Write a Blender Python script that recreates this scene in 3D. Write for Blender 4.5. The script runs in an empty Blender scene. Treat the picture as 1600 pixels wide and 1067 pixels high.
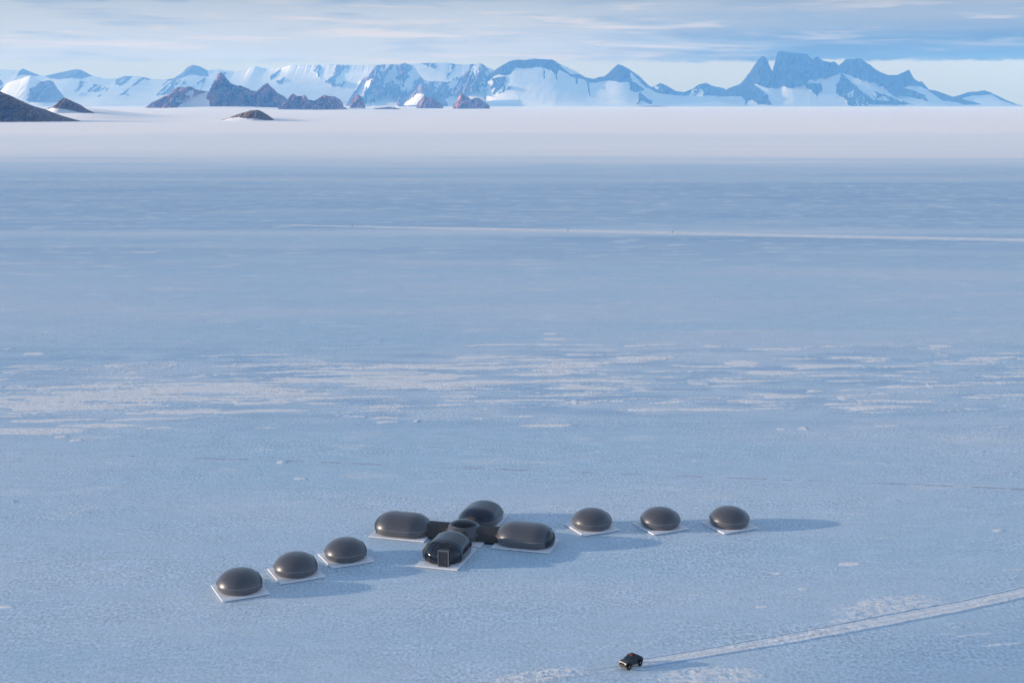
import bpy, bmesh, math, random
import numpy as np
random.seed(4); rng = np.random.RandomState(7)
sc = bpy.context.scene
C = sc.collection
R = math.radians

# ------------------------------------------------------------------ camera, sky, sun, exposure
F = 2020.0; H = 90.0; YI = 160.5           # focal length in photo pixels, eye height, line of the true horizon
PITCH = math.atan((533.5 - YI) / F)
cam = bpy.data.cameras.new("camera"); camo = bpy.data.objects.new("camera", cam); C.objects.link(camo)
cam.lens = 36.0 * F / 1600.0; cam.sensor_width = 36.0; cam.clip_start = 1.0; cam.clip_end = 200000.0
camo.location = (0, 0, H); camo.rotation_euler = (math.pi / 2 - PITCH, 0, 0)
sc.camera = camo

SUN_EL = 10.0; SUN_AZ = 184.0              # azimuth of the sun, counter-clockwise from +X
sd = (math.cos(R(SUN_EL)) * math.cos(R(SUN_AZ)), math.cos(R(SUN_EL)) * math.sin(R(SUN_AZ)), math.sin(R(SUN_EL)))
sl = bpy.data.lights.new("sun", 'SUN'); sl.energy = 4.2; sl.angle = R(0.6); sl.color = (1.0, 0.90, 0.84)
so = bpy.data.objects.new("sun", sl); C.objects.link(so)
from mathutils import Vector
so.rotation_euler = Vector(sd).to_track_quat('Z', 'Y').to_euler(); so.location = (-200, 0, 300)

sc.view_settings.view_transform = 'Standard'; sc.view_settings.look = 'None'
EXPO = 0.83; sc.view_settings.exposure = EXPO; sc.view_settings.gamma = 1.0
sc.cycles.use_denoising = True
sc.cycles.max_bounces = 6; sc.cycles.volume_bounces = 1; sc.cycles.diffuse_bounces = 3

def srgb(r, g, b):
    def f(c):
        c /= 255.0
        return c / 12.92 if c <= 0.04045 else ((c + 0.055) / 1.055) ** 2.4
    return (f(r), f(g), f(b), 1.0)

class NT:
    """small node-tree writer"""
    def __init__(s, nt): s.t = nt; s.L = nt.links
    def n(s, typ, **k):
        nd = s.t.nodes.new(typ)
        for a, v in k.items(): setattr(nd, a, v)
        return nd
    def put(s, sock, v):
        if hasattr(v, 'is_output'): s.L.new(v, sock)
        elif v is not None: sock.default_value = v
    def math(s, op, a, b=None, clamp=False):
        nd = s.n('ShaderNodeMath', operation=op); nd.use_clamp = clamp
        s.put(nd.inputs[0], a); s.put(nd.inputs[1], b); return nd.outputs[0]
    def mix(s, f, a, b):
        nd = s.n('ShaderNodeMix', data_type='RGBA')
        s.put(nd.inputs[0], f); s.put(nd.inputs[6], a); s.put(nd.inputs[7], b); return nd.outputs[2]
    def ramp(s, v, lo, hi, a=0.0, b=1.0, smooth=True):
        nd = s.n('ShaderNodeMapRange'); nd.interpolation_type = 'SMOOTHSTEP' if smooth else 'LINEAR'
        s.put(nd.inputs[0], v); s.put(nd.inputs[1], lo); s.put(nd.inputs[2], hi); s.put(nd.inputs[3], a); s.put(nd.inputs[4], b)
        return nd.outputs[0]
    def noise(s, vec, scale, detail=4.0, rough=0.55, dist=0.0):
        nd = s.n('ShaderNodeTexNoise'); s.put(nd.inputs['Vector'], vec); nd.inputs['Scale'].default_value = scale
        nd.inputs['Detail'].default_value = detail; nd.inputs['Roughness'].default_value = rough
        nd.inputs['Distortion'].default_value = dist; return nd.outputs[0]
    def comb(s, x, y, z):
        nd = s.n('ShaderNodeCombineXYZ'); s.put(nd.inputs[0], x); s.put(nd.inputs[1], y); s.put(nd.inputs[2], z); return nd.outputs[0]
    def sep(s, v):
        nd = s.n('ShaderNodeSeparateXYZ'); s.put(nd.inputs[0], v); return nd.outputs
    def scale(s, v, t):
        nd = s.n('ShaderNodeVectorMath', operation='MULTIPLY'); s.put(nd.inputs[0], v); nd.inputs[1].default_value = t; return nd.outputs[0]

w = bpy.data.worlds.new("World"); sc.world = w; w.use_nodes = True
T = NT(w.node_tree); T.t.nodes.clear()
out = T.n('ShaderNodeOutputWorld')
sky = T.n('ShaderNodeTexSky', sky_type='NISHITA'); sky.sun_disc = False
sky.sun_elevation = R(SUN_EL); sky.sun_rotation = R(90.0 - SUN_AZ) % (2 * math.pi)
sky.altitude = 1200; sky.air_density = 1.0; sky.dust_density = 0.3; sky.ozone_density = 2.0
bg1 = T.n('ShaderNodeBackground'); T.L.new(sky.outputs[0], bg1.inputs[0]); bg1.inputs[1].default_value = 0.15
d = T.n('ShaderNodeTexCoord').outputs['Generated']
x, y, z = T.sep(d)
az = T.n('ShaderNodeMath', operation='ARCTAN2'); T.L.new(x, az.inputs[0]); T.L.new(y, az.inputs[1]); az = az.outputs[0]
v1 = T.comb(T.math('MULTIPLY', az, 6.0), T.math('MULTIPLY', z, 60.0), 3.1)
v1 = T.comb(T.math('MULTIPLY', az, 7.0), T.math('MULTIPLY_ADD', z, 75.0), 3.1)
n1 = T.noise(v1, 1.0, 5, 0.6, 0.6)
v2 = T.comb(T.math('MULTIPLY', az, 10.0), T.math('MULTIPLY', T.math('ADD', z, T.math('MULTIPLY', az, 0.012)), 170.0), 8.7)
n2 = T.noise(v2, 1.0, 8, 0.62, 0.5)
# right side of the deck is darker and bluer, the left pale
side = T.ramp(T.math('ADD', az, T.math('MULTIPLY', T.math('SUBTRACT', n1, 0.5), 0.4)), -0.04, 0.26)
low = T.ramp(T.math('ADD', z, T.math('MULTIPLY', T.math('SUBTRACT', n2, 0.5), 0.012)), 0.036, 0.064, 1.0, 0.0)
dark = T.math('MULTIPLY', side, T.math('MULTIPLY_ADD', low, 0.65))
T.t.nodes[-1].inputs[2].default_value = 0.35
deck = T.mix(dark, srgb(193, 207, 226), srgb(92, 118, 152))
streak = T.ramp(n2, 0.50, 0.66)
sf = T.math('MULTIPLY_ADD', dark, -0.55); T.t.nodes[-1].inputs[2].default_value = 0.85
deck = T.mix(T.math('MULTIPLY', streak, sf), deck, srgb(222, 223, 228))
blue = T.ramp(T.noise(v1, 1.7, 4, 0.5, 0.3), 0.52, 0.70)
deck = T.mix(T.math('MULTIPLY', T.math('ADD', blue, T.ramp(z, 0.055, 0.085)), 0.5), deck, srgb(140, 162, 196))
clear = T.mix(T.ramp(z, 0.0, 0.03), srgb(188, 206, 210), srgb(196, 213, 215))
edge_n = T.math('MULTIPLY', T.math('SUBTRACT', T.noise(T.comb(T.math('MULTIPLY', az, 30.0), T.math('MULTIPLY', z, 60.0), 0.0), 1.0, 4, 0.6), 0.5), 0.010)
ze = T.math('ADD', z, edge_n)
cl = T.ramp(ze, T.ramp(az, -0.1, 0.25, 0.0265, 0.0295), T.ramp(az, -0.1, 0.25, 0.034, 0.0315))
lowsky = T.mix(cl, clear, deck)
bg2 = T.n('ShaderNodeBackground'); tint = T.n('ShaderNodeVectorMath', operation='MULTIPLY'); T.L.new(lowsky, tint.inputs[0]); tint.inputs[1].default_value = (0.98, 0.87, 0.68); T.L.new(tint.outputs[0], bg2.inputs[0]); bg2.inputs[1].default_value = 2 ** -EXPO
hc = T.ramp(T.noise(T.comb(T.math('DIVIDE', x, T.math('ADD', z, 0.12)), T.math('DIVIDE', y, T.math('ADD', z, 0.12)), 1.0), 0.9, 5, 0.55, 0.4), 0.40, 0.62, 0.15, 0.85)
bg3 = T.n('ShaderNodeBackground'); bg3.inputs[0].default_value = (0.42, 0.51, 0.66, 1); bg3.inputs[1].default_value = 0.55
mh = T.n('ShaderNodeMixShader'); T.L.new(hc, mh.inputs[0]); T.L.new(bg1.outputs[0], mh.inputs[1]); T.L.new(bg3.outputs[0], mh.inputs[2]); bg1 = mh
mx = T.n('ShaderNodeMixShader'); T.L.new(T.ramp(z, 0.10, 0.22), mx.inputs[0])
T.L.new(bg2.outputs[0], mx.inputs[1]); T.L.new(bg1.outputs[0], mx.inputs[2]); T.L.new(mx.outputs[0], out.inputs[0])

# ------------------------------------------------------------------ helpers
def gp(px, py, zz=0.0):
    """where the ray through a photo point meets height zz; also photo pixels per metre there"""
    u = (px - 800.0) / F; v = -(py - 533.5) / F
    dd = (u, math.cos(PITCH) + v * math.sin(PITCH), -math.sin(PITCH) + v * math.cos(PITCH))
    t = (zz - H) / dd[2]
    return dd[0] * t, dd[1] * t

def perlin(x, y, seed=0):
    x = np.asarray(x, float); y = np.asarray(y, float)
    xi = np.floor(x).astype(np.int64); yi = np.floor(y).astype(np.int64)
    xf = x - xi; yf = y - yi
    def g(ix, iy):
        h = (ix * 374761393 + iy * 668265263 + seed * 1442695041) & 0xffffffff
        h = ((h ^ (h >> 13)) * 1274126177) & 0xffffffff
        h = (h ^ (h >> 16)) & 0xffff
        a = h * (2 * math.pi / 65536.0)
        return np.cos(a), np.sin(a)
    u = xf ** 3 * (xf * (xf * 6 - 15) + 10); v = yf ** 3 * (yf * (yf * 6 - 15) + 10)
    def dot(ix, iy, dx, dy):
        gx, gy = g(ix, iy); return gx * dx + gy * dy
    a = dot(xi, yi, xf, yf); b = dot(xi + 1, yi, xf - 1, yf)
    c = dot(xi, yi + 1, xf, yf - 1); e = dot(xi + 1, yi + 1, xf - 1, yf - 1)
    return 1.5 * ((a * (1 - u) + b * u) * (1 - v) + (c * (1 - u) + e * u) * v)
def fbm(x, y, o=4, seed=0, g=0.5):
    s = 0.0; a = 1.0; n = 0.0
    for k in range(o):
        s = s + a * perlin(x * 2 ** k, y * 2 ** k, seed + 17 * k); n += a; a *= g
    return s / n
def ridged(x, y, o=4, seed=0):
    s = 0.0; a = 1.0; n = 0.0
    for k in range(o):
        s = s + a * (1 - np.abs(perlin(x * 2 ** k, y * 2 ** k, seed + 31 * k)) * 1.6); n += a; a *= 0.5
    return s / n
def sstep(x, a, b):
    t = np.clip((x - a) / (b - a), 0, 1); return t * t * (3 - 2 * t)

def tag(o, label=None, cat=None, group=None, kind=None):
    if label: o['label'] = label
    if cat: o['category'] = cat
    if group: o['group'] = group
    if kind: o['kind'] = kind
    return o
def empty(name, loc, rz, label, cat, group=None):
    o = bpy.data.objects.new(name, None); C.objects.link(o); o.location = loc; o.rotation_euler = (0, 0, rz)
    return tag(o, label, cat, group)
def obj(name, bm, m, parent=None, smooth=True):
    me = bpy.data.meshes.new(name)
    bmesh.ops.recalc_face_normals(bm, faces=bm.faces[:]); bm.to_mesh(me); bm.free()
    if smooth: me.polygons.foreach_set('use_smooth', [True] * len(me.polygons))
    o = bpy.data.objects.new(name, me); C.objects.link(o); me.materials.append(m)
    if parent: o.parent = parent
    return o
def grid_obj(name, V, m, attrs=None):
    ny, nx = V.shape[:2]
    me = bpy.data.meshes.new(name); me.vertices.add(nx * ny); me.vertices.foreach_set('co', V.reshape(-1).astype(np.float32))
    i = np.arange(ny * nx).reshape(ny, nx)
    q = np.stack([i[:-1, :-1], i[:-1, 1:], i[1:, 1:], i[1:, :-1]], -1).reshape(-1, 4)
    me.loops.add(q.size); me.loops.foreach_set('vertex_index', q.reshape(-1).astype(np.int32))
    me.polygons.add(len(q)); me.polygons.foreach_set('loop_start', (np.arange(len(q)) * 4).astype(np.int32))
    me.polygons.foreach_set('loop_total', np.full(len(q), 4, np.int32))
    me.update(calc_edges=True); me.polygons.foreach_set('use_smooth', np.ones(len(q), bool))
    for k, a in (attrs or {}).items():
        at = me.attributes.new(k, 'FLOAT', 'POINT'); at.data.foreach_set('value', a.reshape(-1).astype(np.float32))
    me.validate(); o = bpy.data.objects.new(name, me); C.objects.link(o); me.materials.append(m); return o

def mat(name, col, rough=0.5, metal=0.0, spec=0.5, coat=0.0, noise=None, cr=0.28):
    m = bpy.data.materials.new(name); m.use_nodes = True; T = NT(m.node_tree); b = T.t.nodes['Principled BSDF']
    b.inputs['Base Color'].default_value = (*col, 1); b.inputs['Roughness'].default_value = rough
    b.inputs['Metallic'].default_value = metal; b.inputs['Specular IOR Level'].default_value = spec
    b.inputs['Coat Weight'].default_value = coat; b.inputs['Coat Roughness'].default_value = cr
    if noise:
        sc_, amt, ramt = noise
        co = T.n('ShaderNodeTexCoord').outputs['Object']; nz = T.noise(co, sc_, 5, 0.6)
        f = T.ramp(nz, 0.3, 0.7, 1 - amt, 1 + amt, False)
        T.L.new(T.scale_dyn(f, (*col, 1)) if hasattr(T, 'scale_dyn') else T.mix(T.ramp(nz, 0.3, 0.7), tuple(c * (1 - amt) for c in col) + (1,), tuple(min(1, c * (1 + amt)) for c in col) + (1,)), b.inputs['Base Color'])
        T.L.new(T.ramp(nz, 0.3, 0.7, rough - ramt, rough + ramt, False), b.inputs['Roughness'])
    return m

# ------------------------------------------------------------------ materials
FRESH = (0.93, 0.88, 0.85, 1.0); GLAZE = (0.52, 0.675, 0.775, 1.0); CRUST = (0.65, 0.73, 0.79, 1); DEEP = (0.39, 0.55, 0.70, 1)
def snow_mat(name, bump=1.0):
    m = bpy.data.materials.new(name); m.use_nodes = True; T = NT(m.node_tree); b = T.t.nodes['Principled BSDF']
    co = T.n('ShaderNodeTexCoord').outputs['Object']
    at = T.n('ShaderNodeAttribute'); at.attribute_name = 'fresh'; fr = at.outputs['Fac']
    fine = T.noise(T.scale(co, (1.0, 0.7, 1.0)), 1.5, 6, 0.8)
    wide = T.noise(T.scale(co, (0.6, 1.0, 1.0)), 0.16, 6, 0.75)
    mid = T.noise(T.scale(co, (0.45, 0.8, 1.0)), 0.35, 5, 0.6)
    big = T.noise(T.scale(co, (0.4, 1.4, 1.0)), 0.012, 5, 0.55, 0.3)
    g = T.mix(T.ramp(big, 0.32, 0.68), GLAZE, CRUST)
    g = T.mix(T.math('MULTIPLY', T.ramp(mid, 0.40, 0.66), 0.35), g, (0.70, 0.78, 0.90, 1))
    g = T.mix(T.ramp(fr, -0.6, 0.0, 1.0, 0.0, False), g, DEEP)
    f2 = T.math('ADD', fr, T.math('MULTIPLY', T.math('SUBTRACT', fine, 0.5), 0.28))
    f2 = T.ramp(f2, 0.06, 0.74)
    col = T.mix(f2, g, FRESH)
    gr = T.math('MULTIPLY', T.ramp(fine, 0.36, 0.64, 0.66, 1.26, False), T.ramp(wide, 0.35, 0.65, 0.95, 1.05, False))
    gr = T.math('MULTIPLY_ADD', T.math('SUBTRACT', gr, 0.97), T.ramp(T.noise(T.scale(co, (0.5, 1.6, 1.0)), 0.035, 4, 0.6, 0.4), 0.38, 0.62, 0.45, 1.15)); T.t.nodes[-1].inputs[2].default_value = 0.97
    vm = T.n('ShaderNodeVectorMath', operation='SCALE'); T.L.new(col, vm.inputs[0]); T.L.new(gr, vm.inputs[3])
    T.L.new(vm.outputs[0], b.inputs['Base Color'])
    T.L.new(T.ramp(f2, 0, 1, 0.55, 0.8), b.inputs['Roughness']); b.inputs['Specular IOR Level'].default_value = 0.25
    bp = T.n('ShaderNodeBump'); bp.inputs['Strength'].default_value = 0.55 * bump; bp.inputs['Distance'].default_value = 0.32
    T.L.new(T.math('ADD', fine, T.math('MULTIPLY', mid, 1.2)), bp.inputs['Height']); T.L.new(bp.outputs[0], b.inputs['Normal'])
    return m
M_SNOW = snow_mat('snow'); 

def mountain_mat(name, rock_a, rock_b, scale):
    m = bpy.data.materials.new(name); m.use_nodes = True; T = NT(m.node_tree); b = T.t.nodes['Principled BSDF']
    co = T.n('ShaderNodeTexCoord').outputs['Object']
    at = T.n('ShaderNodeAttribute'); at.attribute_name = 'rock'; rk = at.outputs['Fac']
    n = T.noise(co, scale, 6, 0.7, 0.5)
    n2 = T.noise(T.scale(co, (1.0, 1.0, 3.0)), scale * 0.35, 5, 0.6, 0.8)
    rock = T.mix(T.ramp(n, 0.35, 0.65), rock_a, rock_b)
    f = T.ramp(T.math('ADD', rk, T.math('MULTIPLY', T.math('SUBTRACT', n, 0.5), 0.35)), 0.42, 0.58)
    sn = T.mix(T.ramp(n2, 0.3, 0.7), (0.60, 0.64, 0.69, 1), (0.72, 0.72, 0.73, 1))
    T.L.new(T.mix(f, sn, rock), b.inputs['Base Color']); b.inputs['Roughness'].default_value = 0.85
    b.inputs['Specular IOR Level'].default_value = 0.15
    bp = T.n('ShaderNodeBump'); bp.inputs['Strength'].default_value = 0.6; bp.inputs['Distance'].default_value = 0.25 / scale
    T.L.new(T.math('MULTIPLY', n, f), bp.inputs['Height']); T.L.new(bp.outputs[0], b.inputs['Normal'])
    return m
M_FAR = mountain_mat('far_rock_and_snow', (0.022, 0.022, 0.026, 1), (0.06, 0.052, 0.052, 1), 0.006)
M_MID = mountain_mat('mid_rock_and_snow', (0.040, 0.028, 0.030, 1), (0.42, 0.20, 0.15, 1), 0.014)
M_HAZED = mountain_mat('hazed_rock_and_snow', (0.07, 0.075, 0.085, 1), (0.16, 0.15, 0.15, 1), 0.006)  # rock made lighter: distance haze is mixed into its colour
M_PINK_LIT = mountain_mat('pink_lit_rock_and_snow', (0.09, 0.07, 0.075, 1), (0.25, 0.18, 0.18, 1), 0.006)  # pink of the low sun put into the rock colour
M_NEAR = mountain_mat('near_rock_and_snow', (0.06, 0.038, 0.028, 1), (0.30, 0.19, 0.12, 1), 0.09)

# ------------------------------------------------------------------ the snow plain: one sheet to the horizon
RMAX = 36000.0
def patches(X, Y):
    """fresh drift sheets lying on the wind-polished crust, 0..1"""
    Xs = X + 0.0; Yt = Y - 0.05 * X
    env = sstep(Yt, 345, 385) * (1 - sstep(Yt, 440, 505))
    side = 0.10 * sstep(-X, -20, 110) - 0.03 * sstep(X, 60, 130)
    wx = 6.0 * fbm(Xs / 14.0, Yt / 8.0, 3, 14); wy = 2.2 * fbm(Xs / 11.0, Yt / 5.0, 3, 15)
    n = fbm((Xs + wx) / 30.0, (Yt + wy) / 6.5, 3, 3, 0.5) + 0.45 * fbm(Xs / 120.0, Yt / 30.0, 2, 9)
    fine = fbm((Xs + wx) / 24.0, (Yt + wy) / 2.1, 4, 4, 0.5)
    side = 0.10 * sstep(-X, -60, 90) - 0.10 * sstep(X, 20, 120)
    v = 0.62 * n + 0.85 * fine - 0.20 + side - 0.8 * (1 - env)
    a = 0.55 * sstep(v, -0.05, 0.10) + 0.45 * sstep(v, 0.05, 0.30)
    return a * (0.75 + 0.5 * np.clip(fbm(Xs / 14.0, Yt / 1.7, 3, 6) + 0.5, 0, 1))
def ellipse(X, Y, cx, cy, rx, ry, ang=0.0):
    c, s = math.cos(ang), math.sin(ang); u = (X - cx) * c + (Y - cy) * s; v = -(X - cx) * s + (Y - cy) * c
    return np.clip(1 - np.sqrt((u / rx) ** 2 + (v / ry) ** 2), 0, 1)
SPOTS = []
for px, py, wx, wy in ((1214, 896, 12, 2.2), (1328, 881, 26, 4), (1560, 829, 12, 2.5), (1255, 920, 12, 2), (12, 948, 16, 2.5), (55, 553, 24, 3),
                       (120, 688, 14, 2.5), (95, 683, 14, 2.5), (440, 722, 10, 3), (860, 522, 18, 2), (1115, 541, 20, 2.2), (1470, 541, 26, 3),
                       (1190, 948, 14, 2), (855, 665, 60, 3), (1100, 640, 60, 3), (1380, 636, 70, 3.5), (1000, 560, 60, 5), (1160, 568, 36, 6), (470, 748, 14, 2)):
    cx, cy = gp(px, py); k = H / math.hypot(cy, H); q = F / math.hypot(cy, H)
    SPOTS.append((cx, cy, wx / q, wy / q / k))
_r = np.random.RandomState(19); LENS = []
for k in range(230):
    if k < 120:
        px = _r.uniform(-40, 930); py = 646 - 0.072 * px + _r.normal(0, 17) - 8; ln = _r.uniform(50, 210)
    elif k < 195:
        px = _r.uniform(850, 1640); py = _r.uniform(538, 645); ln = _r.uniform(35, 150)
    else:
        px = _r.uniform(-40, 1640); py = _r.uniform(528, 682); ln = _r.uniform(20, 60)
    cx, cy = gp(px, py); q = F / math.hypot(cy, H); kk = H / math.hypot(cy, H)
    th = _r.uniform(1.5, 4.2) * (0.6 + ln / 160.0) * (0.7 + (py - 530) / 250.0)
    LENS.append((cx, cy, ln / q / 2, th / q / kk / 2, _r.uniform(-0.02, 0.14), _r.uniform(0.7, 1.05)))
def lenses(X, Y):
    f = np.zeros(X.shape); idx = np.nonzero((Y > 260) & (Y < 560) & (np.abs(X) < 290))
    if not len(idx[0]): return f
    x = X[idx]; y = Y[idx]; o = np.zeros(x.shape)
    wy = 1.6 * fbm(x / 13.0, y / 5.0, 3, 114) + 0.5 * fbm(x / 3.0, y / 1.6, 2, 115); wx = 5.0 * fbm(x / 9.0, y / 6.0, 2, 116)
    for cx, cy, a, b_, an, amp in LENS:
        k = np.nonzero((np.abs(y - cy) < b_ + 6 + a * .15) & (np.abs(x - cx) < a + 6))[0]
        if not len(k): continue
        c, s_ = math.cos(an), math.sin(an); dx = x[k] + wx[k] - cx; dy = y[k] + wy[k] - cy
        u = (dx * c + dy * s_) / a; v = (-dx * s_ + dy * c) / b_
        e = (1 - u * u) * (1 - 0.35 * u) - np.abs(v)
        o[k] = np.maximum(o[k], amp * sstep(e, 0.0, 0.45))
    f[idx] = o; return f
SMALL = []
for k in range(60):
    cx, cy = gp(_r.uniform(-20, 1620), _r.uniform(690, 1010)); SMALL.append((cx, cy, _r.uniform(1.2, 5.5), _r.uniform(0.25, 0.8), _r.uniform(-0.02, 0.22), _r.uniform(0.15, 0.55)))
LUMPS = ((1390, 946, 140, 18, 0.33), (1110, 1056, 130, 20, 0.1), (840, 1056, 110, 14, 0.3), (1330, 968, 60, 5, .3), (1290, 985, 40, 4, .3))
def lumps(X, Y):
    f = np.zeros(X.shape)
    for px, py, wx, wy, ang in LUMPS:
        cx, cy = gp(px, py); q = F / math.hypot(cy, H); k = H / math.hypot(cy, H)
        f = np.maximum(f, sstep(ellipse(X, Y, cx, cy, wx / q, wy / q / k, ang), 0.0, 0.6))
    return f
def fresh_at(X, Y):
    r = np.hypot(X, Y)
    f = patches(X, Y)
    for cx, cy, a, b_ in SPOTS:
        k = ellipse(X, Y, cx, cy, a * 1.6, b_ * 1.6, 0.04) > 0
        e = ellipse(X[k], Y[k], cx, cy, a, b_, 0.04) + 0.35 * fbm(X[k] / (a * .35), Y[k] / (b_ * .5), 3, 5)
        f[k] = np.maximum(f[k], sstep(e, 0.15, 0.5))
    for cx, cy, a, b_, an, amp in SMALL:
        k = (np.abs(X - cx) < a * 1.3) & (np.abs(Y - cy) < b_ * 2.5)
        if not k.any(): continue
        x = X[k] - cx; y = Y[k] - cy - an * x + 0.5 * fbm(X[k] / 2.2, Y[k] / 1.5, 3, 141)
        e = 1 - (x / a) ** 2 - np.abs(y / b_)
        f[k] = np.maximum(f[k], amp * sstep(e, 0.0, 0.6))
    f = np.maximum(f, lenses(X, Y))
    kk = Y < 230; lm = lumps(X[kk], Y[kk])
    f[kk] = np.maximum(f[kk], 0.62 * lm * sstep(fbm(X[kk] / 2.2, Y[kk] / 1.0, 4, 21, 0.65) + 0.25 * lm, -0.15, 0.40))
    # paler snow in wobbling bands as distance grows
    wob = fbm(X / 900.0, Y / 160.0, 4, 40)
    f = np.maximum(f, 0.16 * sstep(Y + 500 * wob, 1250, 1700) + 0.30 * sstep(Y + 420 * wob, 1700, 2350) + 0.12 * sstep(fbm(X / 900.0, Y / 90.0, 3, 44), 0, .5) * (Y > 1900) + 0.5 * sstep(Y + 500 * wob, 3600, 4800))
    # thin veils of drift on the middle ground
    v = fbm(X / 300.0, Y / 45.0 , 5, 51, 0.6)
    f = np.maximum(f, 0.13 * sstep(v + 0.25 * sstep(Y, 700, 900) * (1 - sstep(Y, 940, 1010)), 0.12, 0.42) * sstep(Y, 560, 800))
    f = np.maximum(f, 0.30 * sstep(1 - np.abs((Y - 0.02 * X + 10 * wob) - 905) / 40.0, 0.0, 0.9))
    f = np.maximum(f, 0.28 * sstep(fbm(X / 30.0, Y / 12.0, 4, 61), 0.1, 0.4) * sstep(Y, 230, 300))
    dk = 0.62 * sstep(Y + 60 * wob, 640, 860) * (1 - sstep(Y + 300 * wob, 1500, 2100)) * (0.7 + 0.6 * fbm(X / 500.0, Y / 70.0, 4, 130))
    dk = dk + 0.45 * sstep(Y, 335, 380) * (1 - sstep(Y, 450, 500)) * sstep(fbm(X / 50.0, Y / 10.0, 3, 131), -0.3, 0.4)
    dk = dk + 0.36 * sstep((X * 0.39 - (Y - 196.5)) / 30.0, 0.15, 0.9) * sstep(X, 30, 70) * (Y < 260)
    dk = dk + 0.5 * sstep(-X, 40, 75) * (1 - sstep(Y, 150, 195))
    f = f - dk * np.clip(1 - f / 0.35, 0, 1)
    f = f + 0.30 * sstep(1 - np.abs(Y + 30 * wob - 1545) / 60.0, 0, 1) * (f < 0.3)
    return f
def height_at(X, Y, f=None):
    if f is None: f = fresh_at(X, Y)
    r = np.hypot(X, Y)
    h = 0.18 * np.maximum(f, 0) * (r < 1200)
    h = h + 0.10 * fbm(X / 40.0, Y / 16.0, 4, 70) * sstep(r, 120, 300) * (1 - sstep(r, 900, 1500))
    h = h + 0.10 * lumps(X, Y) * fbm(X / 2.0, Y / 1.1, 4, 121, 0.65)
    h = h + 0.10 * sstep(patches(X, Y), 0.2, 1) * fbm(X / 6.0, Y / 1.8, 3, 77)
    s = sstep(fbm(X / 7.0, Y / 2.2, 3, 80), 0.34, 0.6) * sstep(fbm(X / 45, Y / 25, 2, 81), 0.0, 0.4)
    h = h + 0.22 * s * sstep(r, 230, 300) * (1 - sstep(r, 620, 800))
    h = h + 3.5 * fbm(X / 1500.0, Y / 700.0, 3, 90) * sstep(r, 1500, 4500)
    h = h + 9.0 * fbm(X / 3500.0, Y / 1600.0, 3, 95) * sstep(r, 5500, 12000) * (1 - sstep(r, 24000, 30000))
    h = h + 58 * np.exp(-((X + 2760) / 360) ** 2 - ((Y - 8350) / 650) ** 2) + 30 * np.exp(-((X + 2350) / 260) ** 2 - ((Y - 7300) / 420) ** 2) + 18 * np.exp(-((X + 1260) / 150) ** 2 - ((Y - 6700) / 350) ** 2)
    h = h + 64 * np.exp(-((X + 3750) / 1000) ** 2 - ((Y - 17900) / 1700) ** 2)
    h = h + 26 * np.exp(-((X + 1500) / 900) ** 2 - ((Y - 12500) / 1300) ** 2)
    h = h * (1 - 0.9 * ellipse(X, Y, -2, 250, 75, 45) ** 0.3)
    return h

ang = np.concatenate([np.linspace(-math.pi, -0.52, 90), np.linspace(-0.5, 0.5, 1200), np.linspace(0.52, math.pi, 90)])
dep = np.linspace(R(28.5), 0.00275, 980)
rr = np.concatenate([[0.5, 30, 80, 120, 145], H / np.tan(dep), [RMAX]])
A_, R_ = np.meshgrid(ang, rr)
X = R_ * np.sin(A_); Y = R_ * np.cos(A_)
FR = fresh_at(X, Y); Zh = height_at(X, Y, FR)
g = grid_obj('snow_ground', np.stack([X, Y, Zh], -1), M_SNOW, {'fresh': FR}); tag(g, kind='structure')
print('ground', Zh.min(), Zh.max())
def gz(x, y): return float(height_at(np.array([x * 1.0]), np.array([y * 1.0]))[0])

# ------------------------------------------------------------------ tracks pressed into / built up on the snow
def ribbon(name, pts, half, prof, step, rough=0.04, fresh=0.9, seed=1, dash=None):
    P = [gp(*p) for p in pts]; xs = np.array([p[0] for p in P]); ys = np.array([p[1] for p in P])
    s = np.concatenate([[0], np.cumsum(np.hypot(np.diff(xs), np.diff(ys)))])
    t = np.arange(0, s[-1], step)
    # smooth interpolation
    cx = np.interp(t, s, xs); cy = np.interp(t, s, ys)
    k = max(3, int(6 / step)) | 1; ker = np.ones(k) / k
    cx = np.convolve(np.pad(cx, k // 2, 'edge'), ker, 'valid'); cy = np.convolve(np.pad(cy, k // 2, 'edge'), ker, 'valid')
    tx = np.gradient(cx); ty = np.gradient(cy); n = np.hypot(tx, ty); tx /= n; ty /= n
    u = np.array([p[0] for p in prof]); hh = np.array([p[1] for p in prof])
    hw = half(t)[:, None] if callable(half) else half
    O = u[None, :] * hw
    X = cx[:, None] - ty[:, None] * O; Y = cy[:, None] + tx[:, None] * O
    nz = fbm(X / 0.9, Y / 0.9, 3, seed)
    Z = height_at(X, Y) + hh[None, :] + rough * nz * (hh[None, :] > -0.05)
    if dash is not None: Z = Z - dash * sstep(fbm(t / 9.0, t * 0 + 3.3, 3, seed + 3), -0.15, 0.15)[:, None]
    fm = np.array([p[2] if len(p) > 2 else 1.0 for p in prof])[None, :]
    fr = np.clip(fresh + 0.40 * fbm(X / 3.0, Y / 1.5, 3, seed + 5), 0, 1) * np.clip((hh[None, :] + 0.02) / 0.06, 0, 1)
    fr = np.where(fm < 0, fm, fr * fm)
    if dash is not None: fr = fr * 0
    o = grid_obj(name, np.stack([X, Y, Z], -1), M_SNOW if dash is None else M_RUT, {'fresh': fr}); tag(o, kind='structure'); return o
M_RUT = mat('old_track_snow', (0.44, 0.48, 0.55), 0.7, spec=0.2, noise=(0.8, 0.25, 0.1))
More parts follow.
